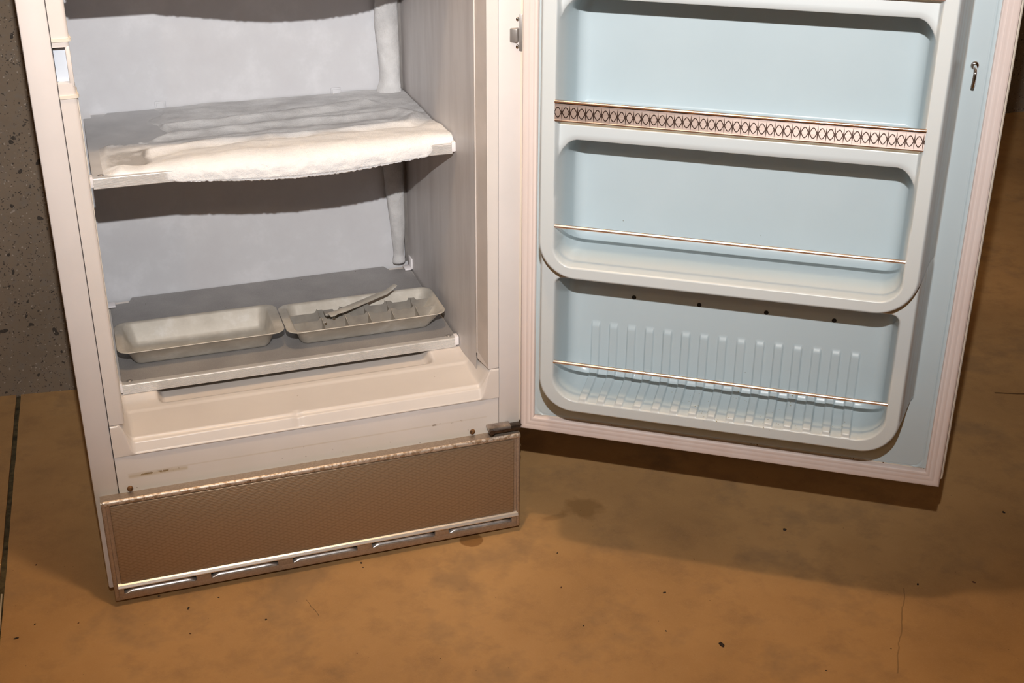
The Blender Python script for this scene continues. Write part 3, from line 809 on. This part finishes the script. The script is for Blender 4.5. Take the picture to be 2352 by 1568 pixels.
    # scattered moulding softness
    V = np.stack([s, -h, z], -1).reshape(-1, 3)
    ny, nx = s.shape
    idx = np.arange(ny*nx).reshape(ny, nx)
    Fq = np.stack([idx[:-1, :-1], idx[:-1, 1:], idx[1:, 1:], idx[1:, :-1]], -1).reshape(-1, 4)
    me = bpy.data.meshes.new('door_liner')
    me.vertices.add(len(V)); me.vertices.foreach_set('co', V.astype(np.float32).ravel())
    me.loops.add(Fq.size); me.loops.foreach_set('vertex_index', Fq.astype(np.int32).ravel())
    me.polygons.add(len(Fq)); me.polygons.foreach_set('loop_start', np.arange(0, Fq.size, 4, dtype=np.int32))
    me.update(calc_edges=True); me.validate()
    finish(me, 'door_liner', 'doorliner', dr, smooth=True, world=DW)
    # rods
    for (sa, sb, nn, zz) in ((0.0868, 0.6545, 0.1205, 0.6975), (0.0838, 0.6592, 0.0905, 0.4302)):
        g = G(); g.tube([(sa, -nn, zz), (sb, -nn, zz)], 0.0032, 16); g.obj('retaining_rod', 'rod', dr, angle=60, world=DW)
    # engraved rails
    for zr0 in (0.8790, 1.1010):
        g = G()
        a, b = 0.0880, 0.6543
        prof = [(-0.1200, zr0), (-0.1262, zr0), (-0.1270, zr0+0.0008), (-0.1262, zr0+0.0016), (-0.1262, zr0+0.0262), (-0.1270, zr0+0.0268), (-0.1270, zr0+0.0276), (-0.1200, zr0+0.0276)]
        g.extrude_x(prof, a, b); rl = g.obj('engraved_rail', 'rail', dr, angle=30, world=DW, label='pinkish metal rail engraved with ovals and stars') if zr0 < 1 else g.obj('engraved_rail', 'rail', dr, angle=30, world=DW)
        g = G(); pr = []
        for k in range(10):
            q = 2*math.pi*k/10; pr.append((-0.1245-0.0032*math.cos(q), zr0+0.0305+0.0026*math.sin(q)))
        g.extrude_x(pr, a-0.0004, b+0.0004); g.obj('rail_top_bead', 'railedge', dr, angle=60, world=DW)
        g = G(); g.box(a, b, -0.1258, -0.120, zr0-0.0014, zr0+0.0001); g.obj('rail_foot', 'railedge', dr, world=DW)
    # screw holes of the lower pocket
    for hs in (0.2070, 0.3230, 0.4395, 0.5545):
        g = G(); n = 16; yy = -nB-0.0006
        V = [(hs+0.0040*math.cos(2*math.pi*k/n), yy, 0.5277+0.0040*math.sin(2*math.pi*k/n)) for k in range(n)]
        V += [(hs+0.0032*math.cos(2*math.pi*k/n), yy+0.0002, 0.5277+0.0032*math.sin(2*math.pi*k/n)) for k in range(n)]
        F = [(k, (k+1) % n, n+(k+1) % n, n+k) for k in range(n)]+[tuple(range(n, 2*n))]
        mesh('screw_hole', V, F, 'dark', dr, world=DW)
    # strike bracket on the hinge-side flange
    g = G(); g.box(-0.0190, -0.0030, 0.0100, 0.0122, 0.9510, 1.0125, 0.0008, 2)
    br = g.obj('catch_plate', 'steel', dr, angle=40, world=DW)
    g = G(); g.box(-0.0225, -0.0085, 0.0000, 0.0118, 0.9668, 0.9905, 0.0022, 3); g.obj('catch_block', 'steel', dr, angle=40, world=DW)
    for zz in (1.0045, 0.9585):
        bm = bmesh.new(); bmesh.ops.create_uvsphere(bm, u_segments=16, v_segments=10, radius=0.0046)
        g = G(); g.bm(bm, tf=Matrix.Translation((-0.0125, 0.0095, zz)) @ Matrix.Diagonal((1, 0.6, 1, 1))); g.obj('screw', 'chrome', dr, smooth=True, world=DW)
    # chrome hook on the free-side border
    g = G()
    bm = bmesh.new(); bmesh.ops.create_uvsphere(bm, u_segments=18, v_segments=10, radius=0.0066)
    g.bm(bm, tf=Matrix.Translation((0.7165, 0.0085, 0.9795)) @ Matrix.Diagonal((1, 0.45, 1, 1)))
    path = [(0.7165, 0.008, 0.9795), (0.7170, -0.004, 0.9785), (0.7174, -0.0085, 0.9755), (0.7175, -0.0105, 0.9705), (0.7172, -0.0108, 0.9600), (0.7166, -0.0108, 0.9500)]
    g.tube(path, 0.0027, 12); g.obj('hook', 'chrome', dr, angle=60, world=DW)
build_door()

# ------------------------------------------------------------------ frost
def seg_d(x, y, ax, ay, bx, by):
    vx, vy = bx-ax, by-ay; t_ = max(0, min(1, ((x-ax)*vx+(y-ay)*vy)/(vx*vx+vy*vy)))
    return math.hypot(x-ax-t_*vx, y-ay-t_*vy)
def build_frost(zs, name, label, seed=0.0, drop=1.0, full=True):
    nx = 300; x0, x1 = 0.088, 0.7125
    ys_top = np.concatenate([np.linspace(YB-0.003, 0.19, 130)])
    V = []; ncs = None
    loopL = [(0.62, 0.470), (0.40, 0.435), (0.24, 0.430), (0.185, 0.405), (0.20, 0.362), (0.30, 0.362), (0.42, 0.380)]
    loopR = [(0.42, 0.380), (0.58, 0.375), (0.665, 0.385), (0.690, 0.345), (0.655, 0.300), (0.52, 0.283), (0.30, 0.295), (0.165, 0.262), (0.125, 0.20)]
    LP_ = [(0.128, 0.345), (0.104, 0.325), (0.0985, 0.26), (0.101, 0.205), (0.128, 0.182), (0.25, 0.178)]
    LIP = [(LP_[i], LP_[i+1]) for i in range(len(LP_)-1)]
    segs = [(loopL[i], loopL[i+1]) for i in range(len(loopL)-1)]+[(loopR[i], loopR[i+1]) for i in range(len(loopR)-1)]
    for i in range(nx+1):
        x = x0+(x1-x0)*i/nx
        e = min(1.0, max(0.0, (x-x0)/0.12)); el = math.sin(e*math.pi/2)
        er = min(1.0, max(0.0, (x1-x)/0.10)); er = math.sin(er*math.pi/2)
        mid = max(0.0, min(1, (x-0.16)/0.26))*max(0, min(1, (0.715-x)/0.25)); mid = mid*mid*(3-2*mid)
        row = []
        for y in ys_top:
            n1 = noise.noise(Vector((x*14+seed, y*14, 0))); n2 = noise.noise(Vector((x*60+seed, y*60, 3))); n3 = noise.noise(Vector((x*260, y*260, 5)))
            # growing thickness towards the front and right
            ff = max(0.0, min(1, (0.50-y)/0.30))
            hh = 0.0024+0.0048*ff*el+0.0022*n1*el+0.0007*n2*el
            if full:
                d = min(seg_d(x+0.006*n1, y+0.006*noise.noise(Vector((x*20, y*20, 9))), a[0], a[1], b[0], b[1]) for a, b in segs)
                hh += 0.0062*math.exp(-(d/0.0120)**2)-0.0020*math.exp(-((d-0.028)/0.010)**2)*el
            # big heap on the front half, stepped at its back edge
            st = 0.262+0.020*n1+0.010*noise.noise(Vector((x*9, 4, 1)))
            hp = 1/(1+math.exp((y-st)/0.006))
            hh += (0.0075*hp)*min(1, max(0, (x-0.16)/0.16))*(0.55+0.45*er)
            hp2 = 1/(1+math.exp((y-0.205-0.012*n1)/0.008))
            hh += 0.0030*hp2*min(1, max(0, (x-0.14)/0.10))
            # hollow at the left front, ringed by a thin raised lip
            if full:
                dh = max(abs(x-0.132)/0.040, abs(y-0.240+0.10*(x-0.132))/0.042)
                hol = 1/(1+math.exp((dh-0.85+0.25*n1)/0.06))
                hh = hh*(1-hol)+0.0016*hol
                dl = min(seg_d(x, y, a[0], a[1], b[0], b[1]) for a, b in LIP)
                hh += 0.0036*math.exp(-(dl/0.0060)**2)
            lf = min(1, max(0, (x-x0)/0.022)); lf = math.sin(lf*math.pi/2)
            hh = max(hh, 0.0006)*lf+0.0003*n3*el-0.0010*(1-lf)
            # bare plate at the left back
            bare = max(0.0, min(1, (0.215-x+0.05*n1)/0.015))*max(0, min(1, (y-0.33+0.02*n2)/0.012)) if full else 0
            hh = hh*(1-bare)-0.0012*bare
            row.append((x, y, zs+hh))
        # rounded front nose over the trim and down under it
        zt = row[-1][2]-zs
        cover = max(0.0, min(1, (x-0.150)/0.070))*max(0.0, min(1, (0.690-x)/0.035))
        cover = cover*cover*(3-2*cover)
        fwd = 0.0028+0.0150*mid*drop                      # how far it sticks out in front of the trim
        low = -0.0180-0.0062*mid*drop
        nose = []
        N = 26
        for k in range(1, N+1):
            q = k/N
            ang = q*math.pi*0.60
            yc = 0.19-(0.19-(0.1647-fwd*cover+0.006*(1-cover)))*math.sin(min(1, q*1.25)*math.pi/2)
            zz = zt+(low*cover-0.002*(1-cover)-zt)*(1-math.cos(min(1, q)*math.pi/2))**1.0
            wob = 0.0016*noise.noise(Vector((x*55+seed, zz*90, 2)))+0.0009*noise.noise(Vector((x*300, zz*300, 2)))
            nose.append((x, yc+wob*cover, zs+zz))
        # lip crease then ragged underside
        lasty, lastz = nose[-1][1], nose[-1][2]
        rag = 0.0022*noise.noise(Vector((x*170+seed, 1, 1)))+0.0016*noise.noise(Vector((x*600, 2, 1)))
        und = [(x, lasty+0.0025*cover, lastz-0.0012*cover), (x, lasty+0.0015*cover, lastz-0.0035*cover*mid+rag*0.4*cover), (x, lasty+0.003*cover, lastz-(0.0050*mid+0.001)*cover+rag*cover),
               (x, lasty+0.008, lastz-(0.006*mid)*cover+rag*cover), (x, lasty+0.03, lastz+0.002*cover), (x, lasty+0.08, zs-0.010)]
        pts = row+nose+und; ncs = len(pts); V += pts
    F = [(i*ncs+k, (i+1)*ncs+k, (i+1)*ncs+k+1, i*ncs+k+1) for i in range(nx) for k in range(ncs-1)]
    F += [tuple(range(ncs)), tuple(nx*ncs+k for k in range(ncs-1, -1, -1))]
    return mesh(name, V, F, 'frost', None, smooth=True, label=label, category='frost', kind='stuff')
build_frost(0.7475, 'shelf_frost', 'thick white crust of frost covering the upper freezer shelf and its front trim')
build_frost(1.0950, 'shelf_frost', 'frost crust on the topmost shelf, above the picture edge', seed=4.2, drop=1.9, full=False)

def build_pipe_frost():
    # frosted coil riser in the back right corner, one length above and one below the upper shelf
    def col(zs, xc, rad, yc, name, label):
        V = []; F = []; n = 28
        for i, z in enumerate(zs):
            tz = i/(len(zs)-1); c = xc(z); r = rad(z)
            for k in range(n):
                q = 2*math.pi*k/n
                nn = 1+0.10*noise.noise(Vector((math.cos(q)*1.5, math.sin(q)*1.5, z*14)))+0.04*noise.noise(Vector((math.cos(q)*5, math.sin(q)*5, z*60)))
                V.append((min(c+r*math.cos(q)*nn, XW-0.009), min(yc+0.7*r*math.sin(q)*nn, YB-0.001), z))
        for i in range(len(zs)-1):
            for k in range(n): F.append((i*n+k, i*n+(k+1) % n, (i+1)*n+(k+1) % n, (i+1)*n+k))
        F += [tuple(range(n)), tuple((len(zs)-1)*n+k for k in range(n))]
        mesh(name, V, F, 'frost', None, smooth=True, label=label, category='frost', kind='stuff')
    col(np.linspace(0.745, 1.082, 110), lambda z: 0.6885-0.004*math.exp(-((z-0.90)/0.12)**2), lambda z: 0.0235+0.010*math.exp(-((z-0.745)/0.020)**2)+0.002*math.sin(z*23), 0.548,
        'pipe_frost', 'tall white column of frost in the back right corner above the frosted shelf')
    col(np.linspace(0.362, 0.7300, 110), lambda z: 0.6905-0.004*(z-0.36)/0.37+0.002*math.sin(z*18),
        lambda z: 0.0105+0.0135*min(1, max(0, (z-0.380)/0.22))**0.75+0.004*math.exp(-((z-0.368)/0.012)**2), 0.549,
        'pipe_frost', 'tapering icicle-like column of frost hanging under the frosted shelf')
build_pipe_frost()

# ------------------------------------------------------------------ ice cube trays
def rrect(x0, x1, y0, y1, r, n=8):
    P = []
    for (cx, cy, a0) in ((x1-r, y1-r, 0), (x0+r, y1-r, 90), (x0+r, y0+r, 180), (x1-r, y0+r, 270)):
        for k in range(n+1):
            q = math.radians(a0+90*k/n); P.append((cx+r*math.cos(q), cy+r*math.sin(q)))
    return P
def tray_mesh(name, props, x0, x1, y0, y1, zb, zr, lipL, lipR):
    """thin pressed pan: outer wall, rolled rim, inner wall and floor"""
    loops = []
    def L(ins_x0, ins_x1, ins_y, r, z): loops.append([(x, y, z) for x, y in rrect(x0+ins_x0, x1-ins_x1, y0+ins_y, y1-ins_y, r)])
    bx, by = 0.028, 0.0265
    L(bx+0.010, bx+0.010, by+0.010, 0.006, zb)
    L(bx+0.005, bx+0.005, by+0.005, 0.010, zb+0.0003)
    L(bx+0.002, bx+0.002, by+0.002, 0.014, zb+0.0020)
    L(bx-0.001, bx-0.001, by-0.0005, 0.016, zb+0.0060)
    L(lipL+0.003, lipR+0.003, 0.0045, 0.020, zr-0.0035)
    L(lipL+0.001, lipR+0.001, 0.0020, 0.022, zr-0.0022)
    L(0.0, 0.0, 0.0, 0.024, zr-0.0016)
    L(0.0, 0.0, 0.0, 0.024, zr-0.0004)
    L(0.0012, 0.0012, 0.0012, 0.023, zr)
    L(lipL+0.0005, lipR+0.0005, 0.0034, 0.021, zr-0.0004)
    L(lipL+0.0035, lipR+0.0035, 0.0060, 0.019, zr-0.0035)
    L(bx-0.001, bx-0.001, by+0.0003, 0.015, zb+0.0095)
    L(bx+0.003, bx+0.003, by+0.0036, 0.012, zb+0.0048)
    L(bx+0.008, bx+0.008, by+0.008, 0.009, zb+0.0020)
    L(bx+0.014, bx+0.014, by+0.014, 0.005, zb+0.0014)
    n = len(loops[0]); V = [p for l in loops for p in l]; F = []
    for i in range(len(loops)-1):
        for k in range(n): F.append((i*n+k, i*n+(k+1) % n, (i+1)*n+(k+1) % n, (i+1)*n+k))
    F += [tuple(range(n-1, -1, -1)), tuple((len(loops)-1)*n+k for k in range(n))]
    return mesh(name, V, F, 'tray', None, smooth=True, angle=None, **props)

ZS = 0.3516
T1 = dict(label='empty aluminium ice cube tray on the lower shelf, at the left', category='tray')
tray_mesh('ice_cube_tray', T1, 0.0730, 0.3855, 0.2120, 0.3510, ZS+0.0003, ZS+0.0405, 0.013, 0.016)
T2 = dict(label='aluminium ice cube tray with lever divider on the lower shelf, at the right', category='tray')
tray_mesh('ice_cube_tray', T2, 0.3870, 0.7030, 0.1990, 0.3380, ZS+0.0003, ZS+0.0405, 0.014, 0.005)

def build_divider():
    """lever-release divider grid: two long plates, curved cross fins, a pivoted handle"""
    root = empty('tray_divider', (0.546, 0.276, ZS+0.006), 'slotted metal divider grid with a lever handle sitting in the right tray', 'divider')
    zb, zr = ZS+0.004, ZS+0.0315
    def long_plate(y, xa, xb):
        # top edge with hump tabs beside each fin
        V = []; F = []; n = 160
        fins = [0.4655, 0.512, 0.558, 0.605, 0.6545]
        for i in range(n+1):
            u = i/n; x = xa+(xb-xa)*u
            top = zr
            for f in fins:
                d = abs(x-f); top += 0.0055*(1 if d < 0.006 else max(0, 1-(d-0.006)/0.004))
            zl = zb+max(0, (0.022-(x-xa)))*0.9*(1 if x-xa < 0.022 else 0)+max(0, (0.016-(xb-x)))*0.9*(1 if xb-x < 0.016 else 0)
            for (yy, zz) in ((y-0.0005, zl), (y-0.0005, top), (y+0.0005, top), (y+0.0005, zl)): V.append((x, yy, zz))
        for i in range(n):
            a = i*4; b = a+4
            for k in range(4): F.append((a+k, a+(k+1) % 4, b+(k+1) % 4, b+k))
        F += [(0, 1, 2, 3), (n*4+3, n*4+2, n*4+1, n*4)]
        mesh('long_plate', V, F, 'tray_plate', root, angle=30)
    long_plate(0.2975, 0.3995, 0.6930); long_plate(0.2600, 0.3990, 0.6925)
    for i, fx in enumerate((0.4655, 0.512, 0.558, 0.605, 0.6545)):
        V = []; F = []; n = 30
        for k in range(n+1):
            u = k/n; y = 0.2225+(0.3295-0.2225)*u
            # fins lean and rise to a pointed lip over each long plate
            top = zr-0.001+0.0085*math.exp(-((y-0.2600)/0.010)**2)+0.0085*math.exp(-((y-0.2975)/0.010)**2)-0.004*abs(u-0.5)*2
            zl = zb+0.0005+1.1*max(0, 0.012-(y-0.2225))+1.1*max(0, 0.016-(0.3295-y))
            lean = 0.0035*math.sin(u*math.pi*3)
            for (dx, zz) in ((-0.0005, zl), (-0.0005, (zl+top)/2), (-0.0005, top), (0.0005, top), (0.0005, (zl+top)/2), (0.0005, zl)):
                V.append((fx+dx-0.004+0.006*(top-zz)/0.03*0+0.0025*math.sin((zz-zb)/(zr-zb)*2.2)+lean*0.3, y, zz))
        for k in range(n):
            a = k*6; b = a+6
            for j in range(6): F.append((a+j, a+(j+1) % 6, b+(j+1) % 6, b+j))
        F += [tuple(range(6)), tuple(n*6+5-j for j in range(6))]
        mesh('fin', V, F, 'tray_plate', root, smooth=True, angle=40)
    # handle: channel bar from the pivot, tip bent upwards
    A = Vector((0.478, 0.262, ZS+0.0405)); B = Vector((0.607, 0.3035, ZS+0.0575)); C = Vector((0.626, 0.3125, ZS+0.0640))
    V = []; F = []
    def ring(p, w, hh, d):
        side = Vector((-d.y, d.x, 0)).normalized(); upv = side.cross(d).normalized()*-1
        if upv.z < 0: upv = -upv
        pts = [(-w, -hh), (-w*0.92, 0), (-w*0.6, 0.0006), (w*0.6, 0.0006), (w*0.92, 0), (w, -hh), (w*0.86, -hh), (w*0.80, -0.0010), (-w*0.80, -0.0010), (-w*0.86, -hh)]
        return [p+side*a+upv*b for a, b in pts]
    d1 = (B-A).normalized(); d2 = (C-B).normalized()
    st = [(A, 0.0075, 0.002, d1), (A+d1*0.008, 0.0085, 0.003, d1), (A+d1*0.020, 0.0062, 0.003, d1), (A+d1*0.030, 0.0068, 0.0045, d1), (B-d1*0.004, 0.0060, 0.0045, d1), (B, 0.0060, 0.003, d1), (B+d2*0.004, 0.0062, 0.002, d2), (C, 0.0058, 0.001, d2)]
    for (p, w_, hh, d) in st: V += ring(p, w_, hh, d)
    n = 10
    for i in range(len(st)-1):
        for k in range(n): F.append((i*n+k, i*n+(k+1) % n, (i+1)*n+(k+1) % n, (i+1)*n+k))
    F += [tuple(range(n)), tuple((len(st)-1)*n+n-1-k for k in range(n))]
    mesh('lever', V, F, 'tray', root, angle=35)
    # forked pivot that drops into the back plate
    g = G(); g.box(0.472, 0.492, 0.2685, 0.2905, ZS+0.0335, ZS+0.0395, 0.002); g.obj('pivot_plate', 'tray_plate', root, angle=40)
    g = G(); g.tube([(0.4865, 0.2545, ZS+0.0345), (0.4865, 0.2585, ZS+0.0345)], 0.0030, 12); g.tube([(0.470, 0.2575, ZS+0.024), (0.470, 0.2595, ZS+0.024)], 0.0028, 12); g.obj('pivot_pin', 'chrome', root, angle=40)
build_divider()

# ------------------------------------------------------------------ litter on the floor
def blob(name, x, y, sx, sy, sz, rot, mat, label, cat='debris', group=None, seed=0):
    bm = bmesh.new(); bmesh.ops.create_icosphere(bm, subdivisions=2, radius=1)
    for v in bm.verts:
        k = 1+0.45*noise.noise(v.co*1.7+Vector((seed, 0, 0))); v.co = Vector((v.co.x*sx*k, v.co.y*sy*k, max(-0.25, v.co.z*k)*sz))
    zmin = min(v.co.z for v in bm.verts)
    g = G(); g.bm(bm, tf=Matrix.Rotation(rot, 4, 'Z'))
    p = dict(label=label, category=cat)
    if group: p['group'] = group
    o = g.obj(name, mat, None, smooth=True, world=Matrix.Translation((x, y, -zmin+0.0001)), **p)
    return o
blob('grit', 1.0020, -0.4605, 0.0038, 0.0062, 0.0032, 0.1, 'debris', 'dark pellet of grit on the floor near the bottom edge, centre right', seed=1)
blob('grit', 1.2815, -0.1810, 0.0036, 0.0036, 0.0025, 0.4, 'debris', 'small round black crumb on the floor below the door', seed=2)
bits = [(388, 1313, .0026), (381, 1340, .0034), (433, 1397, .0034), (306, 1197, .003), (278, 1230, .0016), (611, 1423, .003), (437, 1455, .002), (340, 1361, .002), (365, 1369, .002), (83, 1297, .0022), (37, 1466, .003), (80, 1434, .002),
        (1175, 1148, .002), (830, 1293, .003), (834, 1303, .002), (1289, 1349, .002), (1526, 1361, .003), (1280, 1270, .0022), (1594, 1284, .0016), (1530, 1449, .002), (2108, 1342, .003), (2236, 1337, .003), (2305, 1177, .004), (502, 1372, .002), (180, 1431, .002), (440, 1263, .002), (1898, 1540, .002), (820, 1500, .0014), (1340, 1437, .002)]
def floor_pt(u, v):
    d = fw+r_*((u-1176)/CAM_F)-u_*((v-784)/CAM_F); t_ = -CZ/d.z
    return CX+d.x*t_, CY+d.y*t_
for i, (u, v, r) in enumerate(bits):
    x, y = floor_pt(u, v)
    blob('crumb', x, y, r*(0.7+0.8*random.random()), r*0.6, r*0.5, random.random()*3, 'debris' if i % 3 else 'reddebris',
         'tiny dark crumb scattered on the tan concrete floor', group='crumbs scattered on the floor', seed=i*1.3)
# white stick lying in the floor joint
pa = floor_pt(4.0, 1366); pb = floor_pt(-2.0, 1450)
g = G(); g.tube([(pa[0], pa[1], 0.0008), ((pa[0]+pb[0])/2, (pa[1]+pb[1])/2, 0.0010), (pb[0], pb[1], 0.0008)], 0.0017, 10)
g.obj('thin_stick', 'white', None, angle=60, label='thin off-white stick lying in the floor joint at the left', category='stick')
# ceiling lampholders for the bulb and for the added fill light
for (lx, ly) in ((0.42, -0.50), (-0.9, -3.2)):
    e = empty('ceiling_lamp', (lx, ly, 2.6), 'bare bulb in a ceiling lampholder '+('above the freezer' if lx > 0 else 'added behind the camera for fill light'), 'lamp')
    g = G(); g.tube([(lx, ly, 2.5995), (lx, ly, 2.575), (lx, ly, 2.56), (lx, ly, 2.53)], [0.05, 0.045, 0.025, 0.02], 20); g.obj('lampholder', 'white', e, angle=40)
